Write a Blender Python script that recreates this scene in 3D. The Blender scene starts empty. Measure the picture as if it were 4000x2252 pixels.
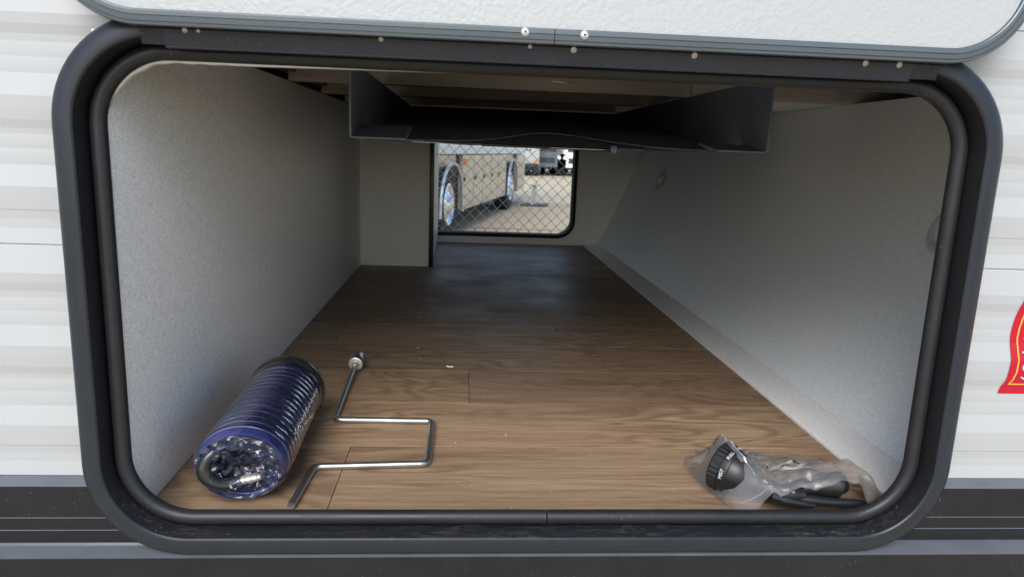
import bpy, bmesh, math, random
from mathutils import Vector, Matrix, noise
random.seed(7)
S = bpy.context.scene
R = math.radians
PI = math.pi

# ------------------------------------------------------------------ camera, sky, sun, exposure
cam = bpy.data.cameras.new("camera")
cam.sensor_width = 36.0
cam.lens = 24.786
cam.clip_start = 0.02
cam.clip_end = 3000
co = bpy.data.objects.new("camera", cam)
S.collection.objects.link(co)
r_ = Vector((0.99717333, -0.06595585, 0.03598861))
u_ = Vector((-0.02241844, 0.19598533, 0.98035053))
f_ = Vector((0.07171309, 0.97838621, -0.19395272))
m = Matrix(((r_.x, u_.x, -f_.x, 0.0), (r_.y, u_.y, -f_.y, -0.825), (r_.z, u_.z, -f_.z, 0.455), (0, 0, 0, 1)))
co.matrix_world = m
cam.dof.use_dof = True
cam.dof.focus_distance = 1.1
cam.dof.aperture_fstop = 11.0
S.camera = co

SUN_EL, SUN_AZ = R(40), R(-14)          # azimuth measured from -Y (towards the viewer), negative = from the left
sdir = Vector((math.sin(SUN_AZ) * math.cos(SUN_EL), -math.cos(SUN_AZ) * math.cos(SUN_EL), math.sin(SUN_EL)))
W = bpy.data.worlds.new("World")
S.world = W
W.use_nodes = True
wn = W.node_tree
sky = wn.nodes.new("ShaderNodeTexSky")
sky.sky_type = 'NISHITA'
sky.sun_disc = False
sky.sun_elevation = SUN_EL
sky.sun_rotation = math.atan2(sdir.x, sdir.y)
sky.air_density = 1.0
sky.dust_density = 1.4
sky.ozone_density = 1.0
bg = wn.nodes["Background"]
bg.inputs[1].default_value = 0.13
wn.links.new(sky.outputs[0], bg.inputs[0])
sun = bpy.data.lights.new("sun", 'SUN')
sun.energy = 1.6
sun.angle = R(38)
sun.color = (1.0, 0.985, 0.965)
so = bpy.data.objects.new("sun", sun)
S.collection.objects.link(so)
so.rotation_euler = sdir.to_track_quat('Z', 'Y').to_euler()
so.location = (0, -4, 6)
S.view_settings.view_transform = 'Standard'
S.view_settings.look = 'None'
S.view_settings.gamma = 1
S.view_settings.exposure = 0.78
S.cycles.max_bounces = 14
S.cycles.diffuse_bounces = 7
S.cycles.glossy_bounces = 6
S.cycles.transparent_max_bounces = 24
S.cycles.caustics_reflective = False
S.cycles.caustics_refractive = False

# ------------------------------------------------------------------ helpers
def tag(o, label=None, cat=None, group=None, kind=None):
    if label: o["label"] = label
    if cat: o["category"] = cat
    if group: o["group"] = group
    if kind: o["kind"] = kind
    return o

def empty(name, loc, label=None, cat=None, group=None):
    o = bpy.data.objects.new(name, None)
    o.empty_display_size = 0.05
    S.collection.objects.link(o)
    o.location = loc
    return tag(o, label, cat, group)

def obj(name, bm, mat, parent=None, smooth=None, loc=None):
    """one mesh object; vertices are given in world metres, parent is kept without offset"""
    me = bpy.data.meshes.new(name)
    bmesh.ops.recalc_face_normals(bm, faces=bm.faces)
    bm.to_mesh(me)
    bm.free()
    if smooth is not None:
        for p in me.polygons: p.use_smooth = True
        if smooth < 179:
            me.set_sharp_from_angle(angle=R(smooth))
    o = bpy.data.objects.new(name, me)
    S.collection.objects.link(o)
    if mat is not None:
        me.materials.append(mat)
    if parent is not None:
        attach(o, parent)
    return o

def attach(o, parent):
    w = Vector((0, 0, 0))
    p = parent
    o.parent = parent
    while p is not None:
        w += p.location
        p = p.parent
    o.location = o.location - w

def box(bm, x0, x1, y0, y1, z0, z1, bev=0.0):
    v = [bm.verts.new(p) for p in ((x0,y0,z0),(x1,y0,z0),(x1,y1,z0),(x0,y1,z0),(x0,y0,z1),(x1,y0,z1),(x1,y1,z1),(x0,y1,z1))]
    fs = [bm.faces.new([v[i] for i in q]) for q in ((0,3,2,1),(4,5,6,7),(0,1,5,4),(1,2,6,5),(2,3,7,6),(3,0,4,7))]
    if bev > 0:
        es = {e for f in fs for e in f.edges}
        bmesh.ops.bevel(bm, geom=list(es), offset=bev, segments=2, affect='EDGES', profile=0.5)
    return bm

def nb(): return bmesh.new()
def bx(name, d, mat, parent=None, bev=0.0):
    return obj(name, box(nb(), *d, bev=bev), mat, parent, smooth=30 if bev else None)

def tube(bm, pts, rad, seg=12, cap=True):
    """round tube along 3-D points; rad number or list"""
    pts = [Vector(p) for p in pts]
    n = len(pts)
    rr = rad if isinstance(rad, (list, tuple)) else [rad] * n
    rings = []
    up = None
    for i, p in enumerate(pts):
        t = (pts[min(i+1, n-1)] - pts[max(i-1, 0)]).normalized()
        if up is None:
            up = Vector((0, 0, 1)) if abs(t.z) < 0.9 else Vector((1, 0, 0))
        a = (up - t * up.dot(t)).normalized()
        b = t.cross(a)
        up = a
        rings.append([bm.verts.new(p + (a * math.cos(2*PI*k/seg) + b * math.sin(2*PI*k/seg)) * rr[i]) for k in range(seg)])
    for i in range(n-1):
        for k in range(seg):
            bm.faces.new((rings[i][k], rings[i][(k+1) % seg], rings[i+1][(k+1) % seg], rings[i+1][k]))
    if cap:
        bm.faces.new(rings[0][::-1])
        bm.faces.new(rings[-1])
    return bm

def lathe(bm, prof, origin, axis, seg=32, cap=False):
    """prof: list of (radius, distance along axis)"""
    axis = Vector(axis).normalized()
    a = Vector((0, 0, 1)) if abs(axis.z) < 0.9 else Vector((1, 0, 0))
    a = (a - axis * a.dot(axis)).normalized()
    b = axis.cross(a)
    o = Vector(origin)
    rings = []
    for (rd, t) in prof:
        rings.append([bm.verts.new(o + axis*t + (a*math.cos(2*PI*k/seg) + b*math.sin(2*PI*k/seg)) * max(rd, 1e-5)) for k in range(seg)])
    for i in range(len(prof)-1):
        for k in range(seg):
            bm.faces.new((rings[i][k], rings[i][(k+1) % seg], rings[i+1][(k+1) % seg], rings[i+1][k]))
    if cap:
        bm.faces.new(rings[0][::-1]); bm.faces.new(rings[-1])
    return bm

def fillet(pts, rad, n=6):
    """round the corners of a 3-D polyline"""
    pts = [Vector(p) for p in pts]
    out = [pts[0]]
    for i in range(1, len(pts)-1):
        a, b, c = pts[i-1], pts[i], pts[i+1]
        d1 = (a-b).normalized(); d2 = (c-b).normalized()
        for k in range(n+1):
            t = k / n
            p = (b + d1*rad) * (1-t)**2 + b * 2*t*(1-t) + (b + d2*rad) * t**2
            out.append(p)
    out.append(pts[-1])
    return out

def rrpath(x0, x1, z0, z1, r, n=14, start=None):
    """rounded rectangle in XZ: list of (base point, outward normal); starts on the bottom edge"""
    xs = start if start is not None else (x0+x1)/2
    pts = []
    def arc(cx, cz, a0):
        for k in range(n+1):
            a = a0 + PI/2 * k / n
            nx, nz = math.cos(a), math.sin(a)
            pts.append(((cx + r*nx, cz + r*nz), (nx, nz)))
    pts.append(((xs, z0), (0, -1)))
    arc(x1-r, z0+r, -PI/2)
    arc(x1-r, z1-r, 0)
    arc(x0+r, z1-r, PI/2)
    arc(x0+r, z0+r, PI)
    pts.append(((xs, z0), (0, -1)))
    return pts

def sweep(bm, path, prof, closed_path=True, closed_prof=False, wob=None):
    """prof: (s outward, y); path from rrpath (first and last point coincide)"""
    P = path[:-1] if closed_path else path
    rows = []
    for i, ((x, z), (nx, nz)) in enumerate(P):
        row = []
        for j, (s, y) in enumerate(prof):
            if wob: s = s + wob(x, z, j, nz)
            row.append(bm.verts.new((x + nx*s, y, z + nz*s)))
        rows.append(row)
    n = len(rows)
    mprof = len(prof)
    for i in range(n if closed_path else n-1):
        A, B = rows[i], rows[(i+1) % n]
        for j in range(mprof if closed_prof else mprof-1):
            k = (j+1) % mprof
            bm.faces.new((A[j], B[j], B[k], A[k]))
    if not closed_path and closed_prof:
        bm.faces.new(rows[0]); bm.faces.new(rows[-1][::-1])
    return bm

def prism_x(bm, prof, x0, x1, thick=None):
    """open profile (y,z) extruded along X"""
    a = [bm.verts.new((x0, y, z)) for y, z in prof]
    b = [bm.verts.new((x1, y, z)) for y, z in prof]
    for i in range(len(prof)-1):
        bm.faces.new((a[i], b[i], b[i+1], a[i+1]))
    return bm

def solid_poly(bm, pts, axis, d0, d1):
    """closed polygon extruded along an axis (0=x,1=y,2=z); pts hold the two other coordinates"""
    def mk(p, d):
        if axis == 0: return (d, p[0], p[1])
        if axis == 1: return (p[0], d, p[1])
        return (p[0], p[1], d)
    a = [bm.verts.new(mk(p, d0)) for p in pts]
    b = [bm.verts.new(mk(p, d1)) for p in pts]
    n = len(pts)
    for i in range(n):
        bm.faces.new((a[i], a[(i+1) % n], b[(i+1) % n], b[i]))
    bm.faces.new(a[::-1]); bm.faces.new(b)
    return bm

# ------------------------------------------------------------------ materials
class NT:
    def __init__(s, name):
        s.m = bpy.data.materials.new(name); s.m.use_nodes = True
        s.t = s.m.node_tree; s.b = s.t.nodes["Principled BSDF"]
        s.out = s.t.nodes["Material Output"]
        s.c = s.add("ShaderNodeTexCoord")
    def add(s, t, **k):
        n = s.t.nodes.new(t)
        for a, v in k.items(): setattr(n, a, v)
        return n
    def L(s, a, b): s.t.links.new(a, b)
    def mapping(s, scale=(1,1,1), src=None, rot=(0,0,0)):
        n = s.add("ShaderNodeMapping"); n.inputs["Scale"].default_value = scale; n.inputs["Rotation"].default_value = rot
        s.L(src if src is not None else s.c.outputs["Object"], n.inputs[0]); return n.outputs[0]
    def noise(s, scale=5, detail=4, rough=0.5, vec=None, dist=0.0):
        n = s.add("ShaderNodeTexNoise"); n.inputs["Scale"].default_value = scale; n.inputs["Detail"].default_value = detail
        n.inputs["Roughness"].default_value = rough; n.inputs["Distortion"].default_value = dist
        s.L(vec if vec is not None else s.c.outputs["Object"], n.inputs["Vector"]); return n.outputs["Fac"]
    def ramp(s, fac, stops, interp='LINEAR'):
        n = s.add("ShaderNodeValToRGB"); cr = n.color_ramp; cr.interpolation = interp
        while len(cr.elements) < len(stops): cr.elements.new(0.5)
        for e, (p, c) in zip(cr.elements, stops):
            e.position = p; e.color = (c if hasattr(c, '__len__') else (c, c, c)) + (1,) if hasattr(c, '__len__') and len(c) == 3 else ((c, c, c, 1) if not hasattr(c, '__len__') else c)
        s.L(fac, n.inputs[0]); return n.outputs[0]
    def mix(s, fac, a, b, mode='MIX'):
        n = s.add("ShaderNodeMix", data_type='RGBA', blend_type=mode)
        for k, v in ((0, fac), (6, a), (7, b)):
            if hasattr(v, 'links') or hasattr(v, 'is_linked'): s.L(v, n.inputs[k])
            elif k == 0: n.inputs[0].default_value = v
            else: n.inputs[k].default_value = tuple(v) + (1,) if len(v) == 3 else v
        return n.outputs[2]
    def math(s, op, a, b=None, c=None):
        n = s.add("ShaderNodeMath", operation=op)
        for k, v in enumerate((a, b, c)):
            if v is None: continue
            if hasattr(v, 'is_linked'): s.L(v, n.inputs[k])
            else: n.inputs[k].default_value = v
        return n.outputs[0]
    def bump(s, h, strength=0.3, dist=0.001, prev=None):
        n = s.add("ShaderNodeBump"); n.inputs["Strength"].default_value = strength; n.inputs["Distance"].default_value = dist
        s.L(h, n.inputs["Height"])
        if prev is not None: s.L(prev, n.inputs["Normal"])
        return n.outputs[0]
    def set(s, **k):
        for a, v in k.items():
            i = s.b.inputs[a.replace('_', ' ')]
            if hasattr(v, 'is_linked'): s.L(v, i)
            else: i.default_value = tuple(v) + (1,) if hasattr(v, '__len__') and len(v) == 3 and i.type == 'RGBA' else v
        return s

def plain(name, col, rough=0.5, metal=0.0, var=0.08, vs=6.0, bump=0.0, bs=200.0, bd=0.0005, **kw):
    n = NT(name)
    f = n.noise(vs, 5, 0.6)
    a = tuple(c * (1 - var) for c in col); b = tuple(min(1, c * (1 + var)) for c in col)
    n.set(Base_Color=n.mix(f, a, b), Roughness=rough, Metallic=metal)
    if bump:
        n.set(Normal=n.bump(n.noise(bs, 3, 0.6), bump, bd))
    for k, v in kw.items(): n.set(**{k: v})
    return n.m

def linen(name, col, k=1.0, rough=0.5):
    n = NT(name)
    a = n.noise(1, 2, 0.6, n.mapping((150, 150, 1100)))
    b = n.noise(1, 2, 0.6, n.mapping((1100, 1100, 150)))
    c = n.math('ADD', n.math('MULTIPLY', a, 0.6), n.math('MULTIPLY', b, 0.4))
    big = n.noise(9, 4, 0.6)
    c2 = n.ramp(c, [(0.40, tuple(x*(1-0.24*k) for x in col)), (0.60, tuple(min(1, x*(1+0.14*k)) for x in col))])
    c3 = n.mix(n.ramp(big, [(0.3, 0.0), (0.75, 0.10)]), c2, tuple(x*0.85 for x in col))
    n.set(Base_Color=c3, Roughness=rough, Normal=n.bump(c, 0.08, 0.0003))
    return n.m

def wood():
    n = NT("vinyl plank oak print")
    oi = n.add("ShaderNodeObjectInfo")
    off = n.add("ShaderNodeVectorMath", operation='SCALE'); off.inputs[0].default_value = (31.7, 47.3, 19.1)
    n.L(oi.outputs["Random"], off.inputs["Scale"])
    ad = n.add("ShaderNodeVectorMath", operation='ADD')
    n.L(n.c.outputs["Object"], ad.inputs[0]); n.L(off.outputs[0], ad.inputs[1])
    v = ad.outputs[0]
    # cathedral figure: contour lines of a stretched low-frequency noise
    low = n.noise(1, 2.5, 0.5, n.mapping((1.7, 8.0, 1), v), 0.5)
    rings = n.math('SINE', n.math('MULTIPLY', low, 105.0))
    rings = n.ramp(n.math('MULTIPLY_ADD', rings, 0.5, 0.5), [(0.0, 0.0), (0.5, 0.25), (1.0, 1.0)])
    mask = n.ramp(n.noise(1, 2, 0.5, n.mapping((2.2, 6.0, 1), v)), [(0.42, 0.06), (0.52, 1.0)])
    fig = n.math('MULTIPLY', rings, mask)
    streak = n.noise(1, 6, 0.7, n.mapping((9, 330, 1), v))
    streak2 = n.noise(1, 5, 0.6, n.mapping((2.5, 34, 1), v), 0.3)
    fine = n.noise(1, 3, 0.7, n.mapping((60, 900, 1), v))
    base = n.ramp(streak2, [(0.34, (0.273, 0.176, 0.100)), (0.5, (0.353, 0.236, 0.141)), (0.66, (0.439, 0.312, 0.195))])
    c = n.mix(n.ramp(streak, [(0.38, 0.62), (0.58, 0.0)]), base, (0.167, 0.100, 0.056))
    c = n.mix(n.math('MULTIPLY', fig, 0.78), c, (0.162, 0.096, 0.052))
    c = n.mix(n.ramp(fine, [(0.42, 0.20), (0.58, 0.0)]), c, (0.455, 0.342, 0.242))
    tone = n.math('MULTIPLY_ADD', oi.outputs["Random"], 0.30, 0.80)
    tn = n.add("ShaderNodeCombineColor"); 
    for i in range(3): n.L(tone, tn.inputs[i])
    c = n.mix(1.0, c, tn.outputs[0], 'MULTIPLY')
    # smudges and dull wear on the finish
    sm = n.noise(5, 5, 0.6)
    n.set(Specular_IOR_Level=0.32, Base_Color=c, Roughness=n.ramp(sm, [(0.3, 0.44), (0.7, 0.64)]),
          Normal=n.bump(n.math('ADD', streak, n.math('MULTIPLY', fine, 0.5)), 0.18, 0.0004))
    return n.m

def black_plastic(name, col=(0.030, 0.033, 0.040), rough=0.42, dust=0.25, ledge=False):
    n = NT(name)
    f = n.noise(14, 5, 0.65)
    spk = n.ramp(n.noise(330, 2, 0.5), [(0.705, 0.0), (0.74, 1.0)])
    patch = n.ramp(n.noise(7, 4, 0.7), [(0.45, 0.0), (0.75, 1.0)])
    d = n.math('MULTIPLY', n.math('MULTIPLY', spk, patch), dust * 1.6)
    haze = n.math('MULTIPLY', n.ramp(n.noise(30, 6, 0.75), [(0.45, 0.0), (0.8, 1.0)]), dust * 0.25)
    c = n.mix(f, tuple(x*0.8 for x in col), tuple(x*1.25 for x in col))
    c = n.mix(n.math('MULTIPLY', haze, 0.25), c, (0.20, 0.20, 0.20))
    c = n.mix(d, c, (0.5, 0.48, 0.45))
    if ledge:       # road dust and painted-in sky sheen pale the faces that look up
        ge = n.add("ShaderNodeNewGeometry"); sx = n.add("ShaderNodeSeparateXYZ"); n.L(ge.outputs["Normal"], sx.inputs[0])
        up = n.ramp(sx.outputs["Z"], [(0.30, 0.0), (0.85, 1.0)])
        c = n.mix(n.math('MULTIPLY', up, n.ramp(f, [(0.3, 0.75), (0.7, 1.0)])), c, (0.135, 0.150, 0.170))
    scr = n.noise(1, 4, 0.7, n.mapping((6, 400, 400)))
    n.set(Specular_IOR_Level=0.36, Base_Color=c, Roughness=n.ramp(f, [(0.3, rough-0.07), (0.7, rough+0.1)]),
          Normal=n.bump(n.noise(700, 2, 0.5), 0.10, 0.0004))
    return n.m

M = {}
M['white_siding'] = plain("white painted aluminium siding", (0.425, 0.44, 0.45), 0.34, 0.0, 0.02, 3, 0.03, 60, 0.0006)
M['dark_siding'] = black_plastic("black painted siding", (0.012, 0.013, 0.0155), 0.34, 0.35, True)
M['frame'] = black_plastic("black powder coated frame", (0.019, 0.023, 0.031), 0.32, 0.10)
M['seal'] = black_plastic("black rubber bulb seal", (0.017, 0.018, 0.021), 0.38, 0.35)
def grit():
    n = NT("dusty black channel")
    a = n.noise(1, 6, 0.75, n.mapping((45, 160, 160)))
    b = n.noise(7, 4, 0.6)
    ge = n.add("ShaderNodeNewGeometry"); sx = n.add("ShaderNodeSeparateXYZ"); n.L(ge.outputs["Normal"], sx.inputs[0])
    up = n.ramp(sx.outputs["Z"], [(0.25, 0.0), (0.8, 1.0)])      # grit settles only on the ledge that faces up
    g = n.math('MULTIPLY', n.math('MULTIPLY', n.ramp(a, [(0.50, 0.0), (0.80, 0.65)]), n.ramp(b, [(0.40, 0.12), (0.62, 1.0)])), up)
    c = n.mix(g, (0.012, 0.0125, 0.015), (0.15, 0.14, 0.125))
    sp = n.ramp(n.noise(330, 2, 0.5), [(0.70, 0.0), (0.75, 1.0)])
    c = n.mix(n.math('MULTIPLY', n.math('MULTIPLY', sp, 0.45), up), c, (0.55, 0.53, 0.5))
    n.set(Base_Color=c, Roughness=0.5, Normal=n.bump(a, 0.15, 0.0005))
    return n.m
M['channel'] = grit()
M['lip'] = plain("bare aluminium inner lip", (0.80, 0.84, 0.86), 0.35, 0.4, 0.06, 20, 0.2, 25, 0.001)
M['trim'] = plain("dark grey extruded aluminium trim", (0.115, 0.14, 0.16), 0.30, 0.35, 0.10, 10, 0.05, 300, 0.0003)
M['hinge'] = black_plastic("dark hinge extrusion", (0.020, 0.023, 0.030), 0.5, 0.30)
def pebble():
    n = NT("white pebbled liner")
    v = n.add("ShaderNodeTexVoronoi", feature='SMOOTH_F1'); v.inputs["Scale"].default_value = 185; v.inputs["Smoothness"].default_value = 0.7
    w = n.add("ShaderNodeVectorMath", operation='ADD')
    nz = n.add("ShaderNodeTexNoise"); nz.inputs["Scale"].default_value = 60; nz.inputs["Detail"].default_value = 3
    n.L(n.c.outputs["Object"], nz.inputs["Vector"])
    sc = n.add("ShaderNodeVectorMath", operation='SCALE'); sc.inputs["Scale"].default_value = 0.014
    n.L(nz.outputs["Color"], sc.inputs[0]); n.L(n.c.outputs["Object"], w.inputs[0]); n.L(sc.outputs[0], w.inputs[1])
    n.L(w.outputs[0], v.inputs["Vector"])
    h = n.math('MULTIPLY', v.outputs["Distance"], 1.0)
    h2 = n.math('ADD', h, n.math('MULTIPLY', n.noise(90, 2, 0.5), 0.35))
    n.set(Base_Color=n.mix(n.noise(4, 3), (0.40, 0.42, 0.425), (0.43, 0.45, 0.455)), Roughness=0.42, Normal=n.bump(h2, 0.30, 0.0016))
    return n.m
M['pebble'] = pebble()
M['linen'] = linen("grey linen wall panel", (0.845, 0.85, 0.85))
M['linen2'] = linen("grey linen front panel", (0.83, 0.86, 0.87), 0.8, 0.42)
M['flatgrey'] = plain("plain light grey panel", (0.86, 0.88, 0.88), 0.55, 0, 0.04, 30, 0.05, 300)
M['ledge'] = linen("pale grey edge strip", (0.90, 0.895, 0.875), 0.4, 0.32)
M['wood'] = wood()
M['subfloor'] = plain("dark joint filler", (0.03, 0.022, 0.016), 0.8)
def joist_m():
    n = NT("bare pine joist")
    s = n.noise(1, 5, 0.6, n.mapping((4, 60, 60)), 0.5)
    k = n.ramp(n.noise(9, 2, 0.4), [(0.69, 0.0), (0.74, 1.0)])
    c = n.ramp(s, [(0.3, (0.47, 0.41, 0.35)), (0.7, (0.58, 0.52, 0.46))])
    n.set(Base_Color=n.mix(n.math('MULTIPLY', k, 0.6), c, (0.16, 0.10, 0.06)), Roughness=0.75, Normal=n.bump(s, 0.2, 0.001))
    return n.m
M['joist'] = joist_m()
M['under'] = plain("dark underside membrane", (0.10, 0.11, 0.13), 0.6, 0, 0.2, 8)
M['bracket'] = black_plastic("black powder coated steel box", (0.155, 0.185, 0.24), 0.6, 0.01)
M['steel'] = plain("zinc plated steel", (0.50, 0.51, 0.50), 0.30, 0.95, 0.15, 60, 0.15, 150, 0.0003)
M['zincwhite'] = plain("pale zinc face", (0.66, 0.64, 0.56), 0.38, 0.7, 0.12, 80, 0.1, 300, 0.0003)
M['screw'] = plain("screw head", (0.36, 0.35, 0.33), 0.40, 0.5, 0.2, 300)
M['rivet'] = plain("aluminium rivet", (0.62, 0.63, 0.65), 0.28, 0.85, 0.1, 300)
M['hole'] = plain("dark recess", (0.01, 0.01, 0.01), 0.7)
M['blackgloss'] = plain("glossy black moulded plastic", (0.018, 0.020, 0.020), 0.18, 0, 0.1, 20)
M['blackmatte'] = plain("satin black plastic", (0.013, 0.014, 0.0155), 0.36, 0, 0.12, 30, 0.12, 500, 0.0003)
M['blackrubber'] = plain("black ribbed rubber", (0.012, 0.012, 0.013), 0.5, 0, 0.15, 60, 0.2, 400, 0.0004)
M['white_print'] = plain("white printed lettering", (0.75, 0.75, 0.75), 0.5)
M['crumb'] = plain("pale crumbs", (0.72, 0.68, 0.58), 0.7, 0, 0.2, 400)
def hose_m():
    n = NT("navy corrugated vinyl")
    f = n.noise(18, 4, 0.6)
    n.set(Base_Color=n.mix(f, (0.030, 0.042, 0.17), (0.055, 0.072, 0.27)), Roughness=0.16,
          Normal=n.bump(f, 0.12, 0.002), Coat_Weight=0.6, Coat_Roughness=0.08)
    return n.m
M['hose'] = hose_m()
M['coil'] = plain("lavender rib of the hose", (0.36, 0.35, 0.56), 0.30, 0, 0.15, 60)
def film(name, tint, dens, white=(0.8, 0.82, 0.9), bs=40, bstr=0.6, ior=1.5, rough=0.06, bd=0.004, fk=1.6):
    n = NT(name)
    h = n.noise(bs, 4, 0.55, None, 1.2)
    h2 = n.noise(bs*0.35, 3, 0.5, None, 2.0)
    nor = n.bump(n.math('ADD', h, n.math('MULTIPLY', h2, 1.5)), bstr, bd)
    fr = n.add("ShaderNodeFresnel"); fr.inputs["IOR"].default_value = ior; n.L(nor, fr.inputs["Normal"])
    tr = n.add("ShaderNodeBsdfTransparent"); tr.inputs[0].default_value = tuple(tint) + (1,)
    df = n.add("ShaderNodeBsdfDiffuse"); df.inputs[0].default_value = tuple(white) + (1,)
    gl = n.add("ShaderNodeBsdfGlossy"); gl.inputs["Roughness"].default_value = rough; n.L(nor, gl.inputs["Normal"])
    gl.inputs[0].default_value = (1, 1, 1, 1)
    m1 = n.add("ShaderNodeMixShader"); m1.inputs[0].default_value = dens
    n.L(tr.outputs[0], m1.inputs[1]); n.L(df.outputs[0], m1.inputs[2])
    m2 = n.add("ShaderNodeMixShader")
    n.L(n.math('MINIMUM', n.math('MULTIPLY', fr.outputs[0], fk), 1.0), m2.inputs[0]); n.L(m1.outputs[0], m2.inputs[1]); n.L(gl.outputs[0], m2.inputs[2])
    n.L(m2.outputs[0], n.out.inputs["Surface"])
    return n.m
M['wrap'] = film("clear bluish shrink film", (0.86, 0.88, 0.97), 0.03, (0.30, 0.33, 0.60), 30, 0.5)
M['crumple'] = film("crumpled bluish film", (0.84, 0.86, 0.98), 0.05, (0.25, 0.32, 0.75), 22, 0.10, 1.45, 0.05, 0.003, 1.15)
M['bag'] = film("clear polythene bag", (0.998, 0.998, 0.998), 0.11, (0.97, 0.965, 0.95), 9, 0.10, 1.45, 0.03, 0.004, 0.8)
M['seam'] = plain('whitened film weld', (0.42, 0.43, 0.52), 0.4)
M['fold'] = film('folded polythene', (0.998, 0.998, 0.998), 0.22, (0.95, 0.95, 0.95), 9, 0.10, 1.55, 0.03, 0.004, 3.0)
M['zip'] = plain("red zip line", (0.45, 0.10, 0.13), 0.4)
M['lens'] = plain("frosted lamp lens", (0.75, 0.75, 0.72), 0.25, 0, 0.02)
M['puck'] = plain("grey lamp bezel", (0.55, 0.55, 0.54), 0.35, 0, 0.03)
M['red'] = plain("glossy red vinyl decal", (0.47, 0.006, 0.028), 0.22, 0, 0.04, 12)
M['gold'] = plain("gold printed outline", (0.80, 0.42, 0.07), 0.4)
M['wire'] = plain("galvanised fence wire", (0.62, 0.63, 0.64), 0.45, 0.3, 0.1, 40)
M['coach_tan_reflection'] = plain("coach side panel with painted tan reflection", (0.50, 0.42, 0.31), 0.22, 0.15, 0.05, 2)  # shiny grey panels; the yard's warm reflection is painted in as tan
M['coach_silver'] = plain("silver blue coach paint", (0.50, 0.55, 0.62), 0.28, 0.3, 0.05, 2)
M['coach_white'] = plain("white coach paint", (0.78, 0.79, 0.80), 0.3, 0, 0.03, 2)
M['coach_grey'] = plain("light grey vehicle paint", (0.44, 0.46, 0.46), 0.3, 0.1, 0.05, 2)
M['dark'] = plain("dark vehicle parts", (0.022, 0.023, 0.026), 0.55, 0, 0.2, 8)
M['car_blue'] = plain('slate blue car paint', (0.10, 0.13, 0.17), 0.3)
M['glass'] = plain("dark tinted glass", (0.02, 0.025, 0.03), 0.06)
M['chrome'] = plain("polished wheel cover", (0.82, 0.84, 0.88), 0.12, 0.95, 0.03)
M['tyre'] = plain("rubber tyre", (0.020, 0.020, 0.021), 0.75, 0, 0.1, 30)
M['amber'] = plain("amber marker lens", (0.75, 0.20, 0.03), 0.3)
def concrete():
    n = NT("sunlit concrete yard")
    a = n.noise(0.25, 6, 0.6); b = n.noise(14, 6, 0.65)
    c = n.mix(a, (0.46, 0.37, 0.235), (0.54, 0.44, 0.29))
    c = n.mix(n.ramp(b, [(0.4, 0.25), (0.7, 0.0)]), c, (0.36, 0.31, 0.24))
    n.set(Base_Color=c, Roughness=0.85, Normal=n.bump(b, 0.3, 0.004))
    return n.m
M['concrete'] = concrete()
M['concrete_pale'] = plain("pale concrete apron", (0.58, 0.49, 0.33), 0.85, 0, 0.05, 0.5)
M['joint'] = plain("tarred concrete joint", (0.16, 0.15, 0.13), 0.8)

# ================================================================== GROUND
GZ = -0.75
g = nb(); v = [g.verts.new(p) for p in ((-900,-900,GZ),(900,-900,GZ),(900,900,GZ),(-900,900,GZ))]; g.faces.new(v)
tag(obj('ground', g, M['concrete']), kind='structure')
g = nb(); v = [g.verts.new(p) for p in ((-60,15.5,GZ+.005),(80,15.5,GZ+.005),(80,30,GZ+.005),(-60,30,GZ+.005))]; g.faces.new(v)
tag(obj('apron', g, M['concrete_pale']), kind='structure')
g = nb()
for (xa, ya, xb, yb) in ((-3,10.0,12,9.7),(-6,14.6,20,14.3)):
    d = Vector((xb-xa, yb-ya)).normalized(); nx, ny = -d.y*.02, d.x*.02
    v = [g.verts.new(p) for p in ((xa-nx,ya-ny,GZ+.004),(xb-nx,yb-ny,GZ+.004),(xb+nx,yb+ny,GZ+.004),(xa+nx,ya+ny,GZ+.004))]; g.faces.new(v)
tag(obj('pavement_joints', g, M['joint']), kind='structure')

# ================================================================== THE TRAILER
T = empty('travel_trailer', (0.1, 1.3, GZ), 'white and black travel trailer side with its pass-through storage hatch open', 'travel trailer')
YS = -0.012                      # outer skin plane
XL, XR, ZB, ZT = -0.3818, 0.5660, 0.0170, 0.5332      # clear opening inside the bulb seal
YF = 2.600                       # inner face of the far wall

# ---- corrugated white siding: one relief profile, cut in four sheets round the hatch
seg = []   # (z_top, z_bottom, tilt in degrees; + looks up)
TS = 0.60
def addseg(zs, tilts):
    for a, b, t in zip(zs, zs[1:], tilts):
        if isinstance(t, tuple):
            mid = [a + (b-a)*k/4 for k in range(5)]
            for k in range(4):
                seg.append((mid[k], mid[k+1], t[0] + (t[1]-t[0])*(k+.5)/4))
        else:
            seg.append((a, b, t))
panel_z = [.3295,.2974,.2864,.2761,.2683,.2527,.2357,.2119,.1985,.1865,.177,.1711,.1553,.1375,.1139,.1,.0885,.0865,.0775,.067,.0496]
panel_t = [9,-11,-24,-10,(4,-9),(5,-8),10,-9,-14,-26,-12,(2,-10),(4,-9),11,-10,-12,-34,-14,-5,8]
net = sum(-math.tan(TS*R(t if not isinstance(t, tuple) else (t[0]+t[1])/2)) * (a-b) for a, b, t in zip(panel_z, panel_z[1:], panel_t))
prof = []
for rep in range(7, -1, -1):
    off = rep * 0.2810
    seg = []
    addseg([z + off for z in panel_z], panel_t)
    z0, z1 = seg[0][0], seg[-1][1]
    y = YS
    prof.append((y + 0.004, z0 + 0.0012))       # seam: dark gap under the upper sheet
    prof.append((y, z0))
    for a, b, t in seg:
        y += -math.tan(R(t*TS)) * (a-b)
        lin = net * (z0-b) / (z0-z1)
        prof.append((y - lin, b))
    prof.append((YS + 0.006, z1 - 0.0002)) if rep else None
prof = [(y, .455-(.455-z)*(.825+YS)/.825) for y, z in prof]
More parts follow.
